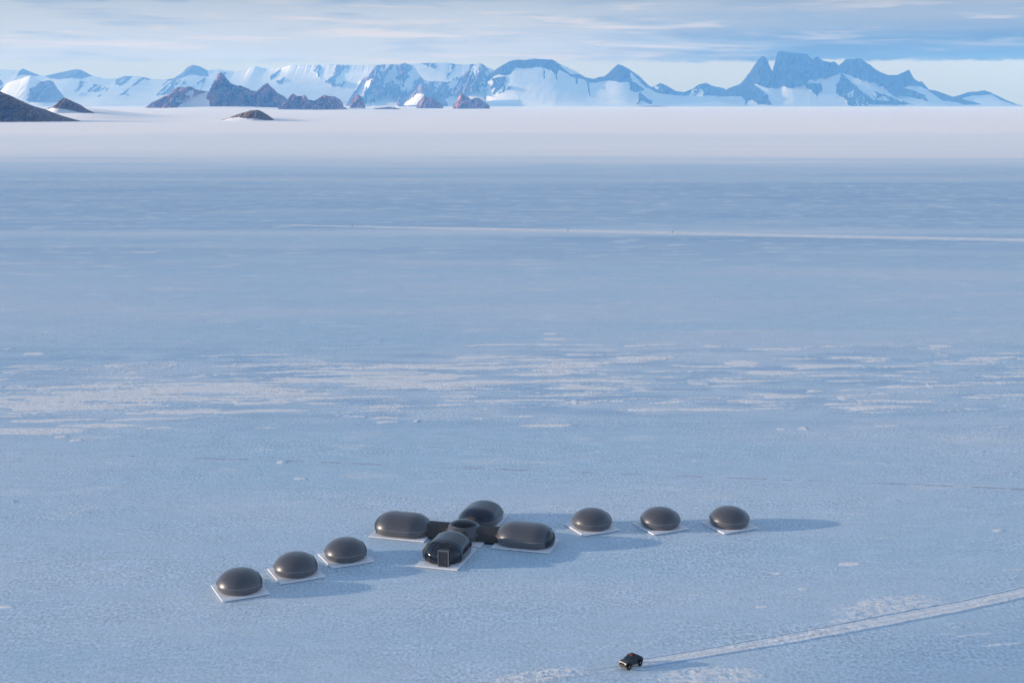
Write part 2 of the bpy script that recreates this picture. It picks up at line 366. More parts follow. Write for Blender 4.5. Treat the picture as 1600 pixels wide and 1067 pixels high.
ribbon('vehicle_track', [(1760, 882), (1600, 925), (1500, 947), (1400, 966), (1300, 985), (1200, 1003), (1100, 1020), (1040, 1030), (1000, 1036), (970, 1041)],
       lambda t: (1.95 - 0.55 * sstep(t, 60, 110)) * (1 + 0.12 * fbm(t / 5.0, t * 0 + 7, 3, 9)), [(-1.5, -0.30), (-1.25, -0.02, .6), (-1.1, 0.10), (-1.0, 0.12), (-0.92, 0.02, -0.5), (-0.8, 0.02, -0.5), (-0.7, 0.08), (-0.52, 0.10), (-0.42, 0.05, 0.45), (-0.32, 0.10), (0, 0.12), (0.32, 0.10), (0.42, 0.05, 0.45), (0.52, 0.10), (0.8, 0.12), (0.92, 0.11), (1.0, 0.06, -.6), (1.12, 0.02, -0.8), (1.25, 0.02, -0.6), (1.35, -0.1, -.3), (1.5, -0.3, 0)], 0.35, 0.04, 0.58, 3)  # negative weights paint the shade of the camera-side bank as dark colour
ribbon('vehicle_track', [(1300, 972), (1150, 995), (1060, 1006), (1000, 1009), (900, 1014), (850, 1018)], 0.9, [(-1.4, -0.2), (-1, -0.02), (-0.6, 0.07), (0, -0.01), (0.6, 0.07), (1, -0.02), (1.4, -0.2)], 0.5, 0.06, 0.3, 13)
for side_ in (-1, 1):
    ribbon('wheel_rut', [(1004, 1036 + side_ * 3.2), (960, 1043 + side_ * 3.4), (900, 1052 + side_ * 3.6), (850, 1060 + side_ * 3.8), (740, 1078 + side_ * 4)], 0.36, [(-1.5, -0.2), (-1, 0.04), (-0.5, -0.01), (0.5, -0.01), (1, 0.04), (1.5, -0.2)], 0.4, 0.03, 0.65, 43)
ribbon('snow_road', [(455, 352), (600, 355), (900, 361), (1250, 368.5), (1620, 375.5), (1800, 379)], lambda t: 1.0 + 9 * sstep(t, 0, 170),
       [(-1.3, -0.4), (-1.0, 0.02), (-0.8, 0.2), (-0.5, 0.3), (0, 0.25), (0.5, 0.3), (0.8, 0.2), (1.0, 0.02), (1.3, -0.4)], 2.5, 0.05, 0.52, 23)
ribbon('old_track', [(180, 712), (420, 719), (800, 734), (1100, 745), (1400, 756), (1600, 765), (1700, 768)], 0.55, [(-1.3, -0.2), (-0.8, 0.05), (0, 0.10), (0.8, 0.05), (1.3, -0.2)], 0.6, 0.04, 0.0, 33, dash=0.125)

# ------------------------------------------------------------------ mountains
def inpoly(x, y, poly):
    inside = np.zeros(x.shape, bool); n = len(poly); j = n - 1
    for i in range(n):
        xi, yi = poly[i]; xj, yj = poly[j]
        c = ((yi > y) != (yj > y)) & (x < (xj - xi) * (y - yi) / ((yj - yi) if yj != yi else 1e-9) + xi)
        inside ^= c; j = i
    return inside
def mountain(name, ridge, D, base, df, db, m, label=None, rock_default=True, snow=(), rock=(), mottle=(), jag=0.5, gully=0.35, cell=14.0, dx=0.9, rows=70, seed=0, prof=1.25, z0=None, snowrel=0.03):
    """a real range at distance D: ridge line, front face df deep, back db deep; rock and snow laid out on its face"""
    rx = np.array([p[0] for p in ridge], float); ry = np.array([p[1] for p in ridge], float)
    px = np.arange(rx[0], rx[-1] + dx * .5, dx)
    ry_ = np.interp(px, rx, ry)
    ks = 31; ker = np.hanning(ks + 2)[1:-1]; ker /= ker.sum(); rs_ = np.convolve(np.pad(ry_, ks // 2, 'edge'), ker, 'valid')
    ends = sstep(px, rx[0], rx[0] + 3) * (1 - sstep(px, rx[-1] - 3, rx[-1]))
    ry_ = ry_ + jag * (perlin(px / 3.1, px * 0 + seed, seed) + 0.7 * perlin(px / 1.4, px * 0 + .5, seed + 1)) * ends
    S = D / F                                     # metres per photo pixel at this distance
    zr = H + (YI - ry_) * S
    zb = (H + (YI - base) * S if z0 is None else z0) - 6 - 0.002 * D
    zr = np.maximum(zr, zb + 2)
    zs = np.maximum(H + (YI - rs_) * S, zb + 2)
    Xr = (px - 800.0) * S
    t = np.concatenate([np.linspace(0, 1, rows), 1 + np.linspace(0, 1, 16)[1:]])
    Tt, XX = np.meshgrid(t, Xr, indexing='ij'); PX = np.broadcast_to(px, Tt.shape); ZR = np.broadcast_to(zr, Tt.shape)
    front = Tt <= 1
    pf = np.where(front, Tt ** prof, np.clip(2 - Tt, 0, 1) ** 1.1)
    ZS = np.broadcast_to(zs, Tt.shape); wr = np.clip(Tt, 0, 1) ** 5
    Z = zb + (ZS * (1 - wr) + ZR * wr - zb) * pf; Z = np.minimum(Z, zb + (ZR - zb) * (pf * 0.25 + 0.75))
    YY = np.where(front, D - df * (1 - Tt), D + db * (Tt - 1))
    PY = YI - (Z - H) / S
    jx = 1.3 * fbm(PX / 6.0, PY / 5.0, 3, seed + 5); jy = 1.0 * fbm(PX / 5.0, PY / 5.0, 3, seed + 8)
    qx, qy = PX + jx, PY + jy
    rk = np.full(Tt.shape, 1.0 if rock_default else 0.0)
    for p in snow: rk[inpoly(qx, qy, p)] = 0.0
    for p in rock: rk[inpoly(qx, qy, p)] = 1.0
    rid = ridged(PX / cell + 0.35 * PY / cell, PY / (cell * 2.2), 5, seed + 11)
    for p, amt in mottle:
        k = inpoly(qx, qy, p); rk[k] = (sstep(rid + 0.3 * fbm(PX / 4., PY / 6., 3, seed + 2), amt - 0.08, amt + 0.08))[k]
    H_ = (ZR - zb)
    bell = np.sin(np.clip(Tt, 0, 1) * math.pi) ** 0.7 * front
    YY = YY - gully * H_ * (rid - 0.55) * 2.2 * bell * (snowrel + (1 - snowrel) * rk)
    Z = Z + 0.05 * H_ * fbm(PX / (cell * .5), PY / (cell * .5), 4, seed + 20) * bell * rk
    # project on true distance so that the ridge stays where it stands
    o = grid_obj(name, np.stack([XX, YY, Z], -1), m, {'rock': rk}); tag(o, label, kind='structure'); return o

FARD = 32500.0
A = [(-40, 110), (0, 112.5), (17, 110.5), (47, 112.5), (52, 109.5), (60, 113), (75, 119), (85, 120.5), (110, 115), (130, 111), (140, 111), (157, 120), (175, 124.5), (195, 124.5), (207, 120.5), (230, 121), (250, 125.5),
     (272, 126), (282, 124), (295, 116), (304, 107), (312, 104), (322, 106), (335, 112.5), (350, 110), (360, 112), (375, 114), (395, 112), (400, 107.5), (407, 106), (425, 110), (450, 107.5), (462, 104), (495, 104), (530, 103),
     (560, 104.5), (575, 105), (590, 104), (612, 104), (632, 102), (650, 102.5), (670, 101), (700, 101), (725, 104), (747, 102.5), (762, 108), (790, 118), (830, 150)]
mountain('mountain_range', A, FARD + 2500, 164, 3200, 2500, M_HAZED, 'long pale snow covered range on the left horizon', rock_default=False,
         rock=[[(270, 127), (282, 122), (295, 114), (304, 105), (312, 102), (324, 106), (335, 113), (342, 122), (330, 121), (316, 119), (300, 126), (290, 130)],
               [(85, 121), (110, 114), (130, 109), (142, 110), (158, 120), (150, 126), (135, 124), (120, 126), (100, 125)],
               [(48, 113), (52, 108), (57, 112), (66, 112), (78, 121), (70, 121), (60, 119), (52, 121)]],
         mottle=[([(195, 126), (207, 119), (230, 120), (248, 125), (230, 138), (205, 134)], 0.62), ([(436, 122), (447, 111), (458, 122), (466, 135), (448, 131), (440, 130)], 0.6),
                 ([(497, 104), (530, 103), (556, 105), (554, 124), (552, 138), (540, 139), (515, 126), (500, 118)], 0.66), ([(150, 128), (200, 140), (200, 152), (160, 150)], 0.72),
                 ([(210, 142), (228, 136), (240, 150), (212, 150)], 0.66), ([(270, 128), (300, 128), (340, 122), (345, 150), (280, 150)], 0.74), ([(350, 112), (372, 118), (370, 135), (352, 130)], 0.68),
                 ([(655, 101), (745, 101), (765, 110), (760, 122), (705, 128), (690, 112)], 0.60)], seed=3, jag=0.45, gully=0.22, cell=20)
mountain('mountain', [(552, 158), (557, 147), (561, 138), (566, 129), (573, 123), (580, 121), (585, 112), (592, 105), (604, 103), (612, 103), (625, 104), (636, 101), (641, 103), (650, 106), (658, 118), (664, 126), (674, 129), (684, 128), (700, 130), (712, 127), (724, 121), (732, 113), (742, 105), (750, 101), (757, 104), (765, 111), (773, 120), (778, 140), (782, 160)],
         FARD, 164.5, 2200, 1500, M_PINK_LIT, 'ribbed rock and snow massif left of the centre of the horizon', rock_default=False,
         mottle=[([(548, 165), (553, 120), (600, 95), (650, 95), (690, 120), (690, 165)], 0.52), ([(688, 165), (688, 118), (750, 95), (775, 110), (772, 140), (745, 147), (720, 146), (700, 157)], 0.45)],
         rock=[[(608, 104), (625, 104), (622, 118), (612, 122), (607, 114)], [(640, 103), (652, 106), (666, 126), (655, 132), (646, 148), (641, 130)], [(690, 130), (712, 127), (732, 112), (750, 100), (766, 110), (758, 122), (745, 124), (732, 133), (712, 136), (695, 140)]],
         snow=[[(672, 118), (700, 118), (702, 126), (690, 128)]], seed=21, jag=0.5, gully=1.0, cell=22)
mountain('mountain', [(14, 146), (25, 132), (35, 128), (50, 124), (63, 119.5), (72, 124), (79, 129), (92, 127), (97, 129), (103, 139), (110, 149), (118, 156)], 29000, 164.5, 1100, 900, M_PINK_LIT,
         'bright sunlit snow shoulder with a pink lit rock end at the far left', rock_default=False, rock=[[(78, 128), (92, 126), (98, 129), (104, 138), (112, 150), (118, 160), (76, 160), (70, 148)]], seed=31, jag=0.3, gully=0.5, cell=13)
mountain('mountain', [(-40, 128), (0, 113), (8, 114), (14, 122), (20, 131), (28, 141), (36, 150), (42, 156)], 30500, 164.5, 1100, 900, M_PINK_LIT, 'steep pinkish buttress cut by the left edge', rock_default=False,
         mottle=[([(-40, 100), (40, 100), (45, 170), (-40, 170)], 0.6)], seed=33, jag=0.4, gully=0.7, cell=12)
mountain('mountain', [(636, 160), (644, 150), (651, 143), (658, 134), (663, 130), (668, 132), (675, 137), (684, 146), (692, 154), (700, 160)], 30000, 164.5, 900, 700, M_PINK_LIT, 'small pink lit pyramid in front of the ribbed massif',
         rock_default=True, snow=[[(636, 162), (655, 148), (668, 146), (662, 156), (655, 165), (636, 165)]], seed=41, jag=0.3, gully=0.7, cell=9)
Cr = [(762, 128), (768, 118), (775, 111), (783, 106), (790, 102), (795, 99), (800, 97.5), (810, 96), (818, 97), (832, 95), (845, 95.5), (862, 96), (868, 100), (875, 104), (885, 108), (900, 115), (912, 122.5), (925, 125), (934, 122), (942, 121), (949, 115), (955, 109), (962, 103), (969, 105), (977, 109), (986, 115), (995, 121), (1007, 132.5), (1015, 138), (1025, 142), (1038, 147), (1050, 150), (1080, 151.5), (1115, 152), (1140, 158), (1160, 163)]
mountain('mountain_range', Cr, FARD - 900, 165, 1900, 1800, M_FAR, 'broad white snow face under a dark rock rim in the middle of the horizon', rock_default=False,
         rock=[[(760, 130), (768, 108), (790, 95), (830, 90), (865, 92), (880, 102), (874, 106), (890, 119), (903, 118), (912, 120), (925, 123), (942, 118), (955, 105), (962, 98), (980, 104), (998, 120), (1012, 134), (1030, 143), (1045, 149), (1024, 147), (1003, 138), (990, 125), (981, 114), (979, 119), (982, 128), (976, 130), (960, 130), (945, 128), (925, 131), (914, 130), (908, 126), (898, 124), (889, 122), (880, 115), (872, 111), (868, 118), (862, 116), (857, 112), (848, 109), (838, 107), (830, 109), (818, 110), (806, 109), (799, 117), (790, 121), (778, 118)],
               [(977, 127), (990, 134), (1000, 141), (995, 144), (985, 145), (973, 143), (976, 138)], [(990, 145), (1000, 154), (1007, 158), (1004, 163), (996, 160), (991, 156), (985, 163), (982, 163), (988, 152)],
               [(848, 112), (850, 112), (850, 125), (848, 125)], [(866, 115), (868, 115), (868, 128), (866, 128)], [(914, 130), (917, 130), (916, 152), (915, 152)], [(896, 124), (900, 124), (899, 133), (897, 133)]],
         mottle=[([(770, 124), (790, 122), (798, 140), (776, 150), (766, 146)], 0.52)], seed=51, jag=0.5, gully=0.2, cell=18)
mountain('mountain', [(1003, 152), (1010, 142), (1017, 136), (1022, 134), (1027, 131), (1032, 133), (1038, 135.5), (1044, 139), (1050, 142.5), (1056, 144), (1065, 144.5), (1071, 142), (1077, 140), (1082, 136), (1087, 133), (1092, 132), (1097, 131), (1102, 133), (1107, 135.5), (1115, 137), (1125, 139), (1135, 148)], FARD + 2600, 164, 1500, 1200, M_FAR,
         'two low blue peaks between the two great ridges', rock_default=True, snow=[[(1000, 150), (1012, 142), (1025, 148), (1050, 150), (1140, 150), (1140, 170), (1000, 170)]], mottle=[([(1068, 150), (1077, 141), (1090, 140), (1092, 152)], 0.6), ([(1018, 134), (1030, 140), (1028, 148), (1012, 146)], 0.6)], seed=61, jag=0.3, gully=0.5, cell=10)
Dr = [(1095, 158), (1105, 153), (1115, 150), (1122, 145), (1130, 140), (1140, 136), (1150, 132.5), (1157, 124), (1162, 117.5), (1169, 107), (1175, 97.5), (1179, 93), (1182, 91), (1186, 92), (1190, 96), (1194, 106), (1197, 112), (1200, 117), (1202, 115), (1203.5, 98), (1205, 85), (1209, 83.5), (1215, 84), (1226, 85.5), (1238, 87), (1250, 87.5), (1255, 92), (1259, 96), (1262, 94), (1266, 91), (1270, 94), (1275, 97.5), (1287, 100), (1292, 99), (1296, 101), (1299, 105), (1303, 102), (1310, 95.5), (1320, 95), (1332, 94), (1337, 97), (1340, 100), (1348, 104), (1355, 110), (1364, 115), (1375, 119), (1390, 119), (1399, 115), (1407, 111), (1411, 117), (1415, 124), (1421, 128), (1425, 130), (1427, 128), (1431, 132), (1437, 141), (1450, 142.5), (1463, 147), (1477, 152), (1488, 149), (1500, 145), (1512, 144), (1525, 142), (1533, 145), (1545, 150), (1556, 156), (1567, 162.5), (1572, 165)]
mountain('mountain_range', Dr, FARD, 165, 1900, 1800, M_FAR, 'towering blue rock ridge with a notch and snow aprons on the right horizon', rock_default=True,
         snow=[[(1165, 133), (1180, 139), (1195, 141), (1203, 137), (1216, 140), (1237, 133), (1245, 128), (1270, 124), (1292, 119), (1299, 116), (1292, 126), (1285, 135), (1281, 147), (1290, 157), (1288, 170), (1180, 170), (1178, 160), (1175, 148), (1168, 140)],
               [(1090, 150), (1115, 152), (1142, 151), (1146, 158), (1141, 164), (1141, 170), (1090, 170)], [(1143, 164), (1150, 158), (1155, 156), (1160, 163), (1158, 170), (1143, 170)],
               [(1299, 117), (1304, 118), (1320, 135), (1334, 155), (1330, 158), (1315, 141)], [(1303, 117), (1312, 123), (1325, 128), (1345, 133), (1358, 143), (1377, 158), (1372, 160), (1352, 148), (1335, 145), (1339, 155), (1332, 152), (1318, 133)],
               [(1368, 150), (1390, 152), (1415, 159), (1412, 150), (1400, 143), (1388, 139), (1400, 136), (1420, 136.5), (1436, 147), (1442, 158), (1465, 160), (1472, 170), (1400, 170), (1378, 160)],
               [(1482, 155), (1500, 150), (1530, 148), (1534, 158), (1542, 162), (1540, 170), (1480, 170), (1495, 162)], [(1080, 163.6), (1580, 163.6), (1580, 175), (1080, 175)]],
         rock=[[(1237, 133), (1259, 133), (1257, 144), (1251, 152), (1246, 146), (1237, 139)]],
         mottle=[([(1290, 162), (1294, 150), (1310, 140), (1316, 150), (1322, 160), (1320, 166), (1290, 166)], 0.62), ([(1335, 158), (1338, 150), (1352, 150), (1356, 158)], 0.62)], seed=71, jag=0.55, gully=0.32, cell=17)
# dark nunataks in the middle distance
D5 = 17500.0
mountain('rock_outcrop', [(252, 158), (262, 153), (275, 148), (282, 140), (290, 137), (297, 138), (305, 136), (311, 138), (315, 141), (326, 143), (336, 143), (340, 143), (345, 130), (350, 118), (354, 115), (358, 117), (364, 126), (370, 132), (378, 135), (385, 135), (394, 139), (400, 142), (408, 144), (413, 140), (418, 135), (422, 133), (425, 131), (429, 135), (432, 138), (437, 143), (440, 146), (450, 151), (456, 157), (463, 162)], D5, 163.5, 500, 500, M_MID,
         'jagged dark nunatak with one tall pointed horn and a snow slope beside it', rock_default=True, snow=[[(300, 166), (310, 152), (322, 148), (336, 142), (342, 147), (347, 156), (349, 170), (300, 170)]],
         mottle=[([(282, 150), (312, 142), (318, 150), (305, 160), (285, 160)], 0.66)], seed=81, jag=0.9, gully=1.3, cell=17, z0=62, rows=60, prof=1.0)
mountain('rock_outcrop', [(448, 162), (456, 155), (460, 150), (463, 147), (467, 148), (470, 151), (475, 151), (480, 149), (484, 151), (487, 156), (497, 158), (503, 154), (511, 149), (516, 150), (520, 154), (530, 161), (540, 166), (550, 172)], 16300, 171, 500, 500, M_MID, 'low blue black nunatak with a long tail to the right', seed=85, jag=0.7, gully=1.1, cell=13, z0=-5, prof=1.0)
mountain('rock_outcrop', [(500, 160), (508, 152), (515, 150.5), (528, 151.5), (536, 156), (540, 162)], 17500, 164, 300, 300, M_MID, 'small flat rock showing behind the tail of the low nunatak', seed=87, jag=0.3, cell=8, z0=-5, prof=1.0)
mountain('rock_outcrop', [(553, 158), (558, 150), (563, 148), (568, 151), (573, 158)], 19000, 164, 300, 300, M_MID, 'tiny dark knoll under the ribbed massif', seed=88, jag=0.3, cell=8, z0=-5, prof=1.0)
mountain('rock_outcrop', [(654, 164), (659, 160), (661, 154), (666, 151.5), (671, 153), (677, 152.5), (681, 156), (686, 159), (694, 164)], 20000, 164, 400, 300, M_MID, 'small pinkish rock below the pink pyramid', seed=89, jag=0.3, cell=8, z0=-5, prof=1.0)
mountain('rock_outcrop', [(710, 163), (715, 158), (718, 152), (721, 147), (727, 149), (732, 152), (738, 156), (745, 153), (750, 154), (756, 158), (766, 165.5)], 19000, 166, 400, 300, M_MID, 'small dark double peak below the left end of the white face', seed=91, jag=0.3, cell=8, z0=-5, prof=1.0)
mountain('rock_outcrop', [(583, 171.5), (590, 169), (600, 168), (612, 167), (620, 168), (627, 170), (634, 172)], 17500, 172, 200, 200, M_MID, 'thin low line of rock on the plain right of the nunataks', seed=93, jag=0.15, cell=6, z0=-5, prof=1.0)
mountain('rock_outcrop', [(990, 167.5), (1003, 165.8), (1015, 165), (1030, 165.8), (1045, 167.5)], 28000, 167, 150, 150, M_MID, 'hair thin dark rock line at the foot of the middle range', seed=94, jag=0.1, cell=6, z0=-5, prof=1.0)
# near brown hills
mountain('hill', [(-190, 150), (-120, 128), (-60, 126), (-20, 136), (0, 140), (12, 142.5), (22, 147), (30, 150), (42, 156), (55, 162), (68, 167), (80, 170), (92, 175), (105, 180), (118, 185), (132, 191)], 6300, 190, 330, 500, M_NEAR, 'large brown rock slope cut by the left edge', seed=101, jag=0.45, gully=0.8, cell=9, dx=0.6, rows=90, z0=-3, prof=1.0)
mountain('hill', [(70, 176), (83, 170), (95, 166), (105, 158), (112, 153), (117, 155), (122, 157.5), (130, 161), (137, 164), (145, 170), (155, 175), (172, 184)], 7900, 183, 300, 400, M_NEAR, 'small dark brown peak with snow at its foot beside the large slope',
         snow=[[(60, 178), (85, 171), (98, 168), (112, 169), (130, 172), (145, 176), (165, 182), (180, 184), (180, 200), (60, 200)]], seed=103, jag=0.3, gully=0.35, cell=9, dx=0.6, z0=-3, prof=1.0)
mountain('hill', [(340, 190), (358, 185.5), (370, 181), (385, 176), (398, 172.5), (408, 171.5), (413, 173), (418, 175.5), (428, 182), (434, 187), (440, 191)], 6400, 190, 240, 300, M_NEAR, 'little rounded brown knoll rising from the plain with white snow below it',
         snow=[[(330, 190), (358, 187), (365, 184), (385, 182.5), (400, 184), (415, 184.5), (425, 187), (434, 190), (445, 200), (330, 200)]], seed=105, jag=0.3, gully=0.3, cell=8, dx=0.5, z0=-3, prof=1.0)

# ------------------------------------------------------------------ camp materials
M_SHELL = mat('dark_grey_gloss_shell', (0.080, 0.075, 0.082), 0.40, spec=0.5, coat=0.5, noise=(3.0, 0.10, 0.03))
M_SKIRT = mat('dark_grey_skirt', (0.125, 0.116, 0.120), 0.38, spec=0.5, coat=0.5, noise=(3.0, 0.12, 0.04))  # lighter than the shell: light bounced off the snow, painted in
M_BELT = mat('pale_seam', (0.30, 0.27, 0.26), 0.25, spec=0.7)
M_GLASS = mat('dark_tinted_glass', (0.006, 0.007, 0.010), 0.06, spec=0.8)
M_ROOF = mat('polished_dark_roof', (0.010, 0.013, 0.026), 0.10, spec=0.6, coat=0.0)  # slight blue of the reflected sky is in the base colour
M_FRAME = mat('dark_metal_frame', (0.05, 0.05, 0.055), 0.4, metal=0.3)
M_PAD = mat('white_platform_deck', (0.90, 0.87, 0.88), 0.6, noise=(1.5, 0.06, 0.05))
M_TUN = mat('brown_ribbed_fabric', (0.13, 0.112, 0.098), 0.7, noise=(4.0, 0.15, 0.05))
M_TUNR = mat('brown_rib', (0.055, 0.047, 0.042), 0.6)
M_DOOR = mat('grey_vestibule', (0.05, 0.05, 0.055), 0.5)

def box_bm(bm, c, s, bev=0.0, M=None):
    r = bmesh.ops.create_cube(bm, size=1.0); vs = r['verts']
    for v in vs: v.co = Vector((v.co.x * s[0] + c[0], v.co.y * s[1] + c[1], v.co.z * s[2] + c[2]))
    if bev:
        es = list({e for v in vs for e in v.link_edges}); r2 = bmesh.ops.bevel(bm, geom=es, offset=bev, segments=2, affect='EDGES', profile=0.5)
        vs = [v for v in bm.verts if v in set(r2['verts'])] or vs
    return vs
def stadium(s, rx, n=24):
    """outline of a pill: straight half length s along x, end radius rx"""
    p = []
    for k in range(n + 1): a = -math.pi / 2 + math.pi * k / n; p.append((s + rx * math.cos(a), rx * math.sin(a)))
    for k in range(n + 1): a = math.pi / 2 + math.pi * k / n; p.append((-s + rx * math.cos(a), rx * math.sin(a)))
    return p
def profile(b, h, zb):
    belt = 0.38 * h; P = [(0.81, 0.0), (0.885, 0.04 * h), (0.94, 0.10 * h), (0.972, 0.18 * h), (0.985, 0.27 * h), (0.99, belt)]
    low = [(b * r, zb + zz) for r, zz in P]
    up = []
    for k in range(0, 17):
        t = k / 16.0; a0 = R(15); a = a0 + t * (math.pi / 2 - a0)
        c0 = math.cos(a0) ** (2 / 2.25); s0 = math.sin(a0) ** (2 / 2.1)
        up.append((b * max(0.0, math.cos(a)) ** (2 / 2.25) / c0, zb + belt + (h - belt) * (math.sin(a) ** (2 / 2.1) - s0) / (1 - s0)))
    return low, up
def loft(bm, rings, close=True, cap=False):
    prev = None
    for ring in rings:
        vs = [bm.verts.new(p) for p in ring]
        if prev:
            n = len(vs)
            for i in range(n if close else n - 1):
                a, b_, c_, d_ = prev[i], prev[(i + 1) % n], vs[(i + 1) % n], vs[i]
                try: bm.faces.new((a, b_, c_, d_))
                except ValueError: pass
        prev = vs
    if cap: bm.faces.new(prev)
def tube_bm(bm, pts, r, n=6, closed=False):
    pts = [Vector(p) for p in pts]; rings = []
    for i, p in enumerate(pts):
        if closed: tdir = pts[(i + 1) % len(pts)] - pts[i - 1]
        else: tdir = pts[min(i + 1, len(pts) - 1)] - pts[max(i - 1, 0)]
        tdir.normalize(); up = Vector((0, 0, 1)) if abs(tdir.z) < 0.95 else Vector((1, 0, 0))
        a = tdir.cross(up).normalized(); b_ = a.cross(tdir)
        rings.append([p + a * r * math.cos(2 * math.pi * k / n) + b_ * r * math.sin(2 * math.pi * k / n) for k in range(n)])
    if closed: rings.append(rings[0])
    loft(bm, rings)
    if not closed: bmesh.ops.holes_fill(bm, edges=[e for e in bm.edges if e.is_boundary])
    bmesh.ops.remove_doubles(bm, verts=bm.verts[:], dist=1e-4)

def pod(root, s, b, h, zb, cut, roof=None, glass_full=True, mull=0):
    """rounded pod: skirt, shell, seam and a glazed +x end beyond local x = cut"""
    low, up = profile(b, h, zb)
    N = 28
    def ringset(prof_):
        return [[Vector((x_, y_, z_)) for x_, y_ in stadium(s, max(r_, 0.004), N)] for r_, z_ in prof_]
    def build(rings, name, m, keep, off=0.0):
        bm = bmesh.new(); loft(bm, rings)
        bmesh.ops.remove_doubles(bm, verts=bm.verts[:], dist=0.01)
        if cut is not None:
            g_ = bm.verts[:] + bm.edges[:] + bm.faces[:]
            bmesh.ops.bisect_plane(bm, geom=g_, plane_co=(cut, 0, 0), plane_no=(1, 0, 0), clear_outer=(keep == 'in'), clear_inner=(keep == 'out'))
        if off:
            for v in bm.verts: v.co.y *= (1 - off); v.co.x -= off * b * 0.6; v.co.z = zb + (v.co.z - zb) * (1 - off)
        bmesh.ops.holes_fill(bm, edges=[e for e in bm.edges if e.is_boundary and abs(e.verts[0].co.z - e.verts[1].co.z) < 1e-4 and e.verts[0].co.z > zb + h * .9])
        return obj(name, bm, m, root)
    ru, rl = ringset(up), ringset(low)
    build(rl, 'skirt', M_SKIRT, 'in'); build(ru, 'shell', roof or M_SHELL, 'in')
    bm = bmesh.new()
    zbelt = up[0][1]
    pts = [(x_, y_, zbelt) for x_, y_ in stadium(s, b + 0.012, N)]
    if cut is not None:
        n = len(pts); st = next(i for i in range(n) if pts[i][0] <= cut and pts[i - 1][0] > cut)
        order = [pts[(st + i) % n] for i in range(n)]; pts = [p for p in order if p[0] <= cut]
        tube_bm(bm, pts, 0.06)
    else: tube_bm(bm, pts, 0.06, closed=True)
    obj('seam', bm, M_BELT, root)
    if cut is not None:
        gl = build(rl[1:] + ru[1:], 'window', M_GLASS, 'out', 0.012)
        # arch frame where shell meets glass
        arch = []
        for r_, z_ in low + up[1:]:
            dxx = cut - s
            if r_ > abs(dxx): arch.append((cut, math.sqrt(r_ * r_ - dxx * dxx), z_))
        arch = arch + [(p[0], -p[1], p[2]) for p in reversed(arch)]
        bm = bmesh.new(); tube_bm(bm, arch, 0.10, 8); obj('window_frame', bm, M_SHELL, root)
        if mull:
            bm = bmesh.new()
            for k in range(mull):
                a = -1.0 + 2.0 * (k + .5) / mull
                pl = [(s + r_ * math.cos(a) + .01, r_ * math.sin(a), z_) for r_, z_ in (low + up[1:12]) if s + r_ * math.cos(a) > cut]
                if len(pl) > 1: tube_bm(bm, pl, 0.035)
            if len(bm.verts): obj('mullion', bm, M_FRAME, gl)
            else: bm.free()
def platform(root, lx, ly, z=0.42, ox=0.0):
    bm = bmesh.new(); box_bm(bm, (ox, 0, z / 2 + 0.06), (lx, ly, z - 0.12), 0.03); obj('platform', bm, M_PAD, root, False)
    for sx in (-1, 1):
        for sy in (-1, 1):
            bm = bmesh.new(); box_bm(bm, (ox + sx * (lx / 2 - .7), sy * (ly / 2 - .7), 0.0), (0.5, 0.5, 0.26), 0.02); obj('footing', bm, M_FRAME, root, False)

def copy_tree(o, parent=None):
    c = o.copy(); C.objects.link(c)
    if parent: c.parent = parent
    for ch in list(o.children): copy_tree(ch, c)
    return c

# ------------------------------------------------------------------ six round sleeping pods
PODANG = R(26)
labels = ['round dark grey pod nearest the camera, lowest in the left row of three',
          'round dark grey pod in the middle of the left row of three',
          'round dark grey pod of the left row closest to the joined pods',
          'round dark grey pod of the right row closest to the joined pods',
          'round dark grey pod in the middle of the right row of three',
          'round dark grey pod at the far right end, with a long free shadow']
spots = [(-51.0, 230.0), (-41.95, 238.8), (-33.35, 247.3), (17.15, 266.5), (31.95, 267.2), (46.95, 267.8)]
first = None
for i, (px, py) in enumerate(spots):
    cx, cy = px, py
    if i == 0:
        r_ = first = empty('sleeping_pod', (0, 0, 0), PODANG, labels[0], 'pod', 'round sleeping pods in two rows')
        pod(r_, 0.0, 4.30, 3.85, 0.40, 3.55)
        platform(r_, 8.9, 8.9)
        bm = bmesh.new(); tube_bm(bm, [(-0.25, 0, 4.05), (0.25, 0, 4.05)], 0.07); obj('roof_vent', bm, M_FRAME, r_)
    else: r_ = copy_tree(first)
    r_.location = (cx, cy, 0); r_['label'] = labels[i]

# ------------------------------------------------------------------ main complex: four long pods round a hub
HUB = gp(725, 839.5, 0.3); CA = R(-15.5)
def loc(dx_, dy_): return (HUB[0] + dx_ * math.cos(CA) - dy_ * math.sin(CA), HUB[1] + dx_ * math.sin(CA) + dy_ * math.cos(CA), 0)
def big_pod(dx_, dy_, rot, label, roof, cut, mull=0, hh=4.2, pl=12.3, po=0.0):
    r_ = empty('long_pod', loc(dx_, dy_), CA + rot, label, 'pod', 'long pods joined round the hub')
    pod(r_, 1.95, 4.35, hh, 0.40, cut, roof, mull=mull); platform(r_, pl, 8.7, 0.4, po); return r_
lp = big_pod(-13.4, -0.4, math.pi, 'long matt grey pod left of the hub, its glazed end to the left', M_SHELL, 4.9)
rp = big_pod(13.4, 0, 0, 'long matt grey pod right of the hub, its glazed end to the right', M_SHELL, 4.9)
fp = big_pod(0.2, -11.6, -math.pi / 2, 'long pod in front of the hub with black glazed end and doorway facing the camera', M_ROOF, 3.3, 5, pl=13.0, po=0.6)
bp = big_pod(0.5, 10.9, math.pi / 2, 'long pod behind the hub, farthest of the joined pods, with a shiny sky-tinted roof', M_ROOF, 4.9, 0, 3.9)
DY = 1.25
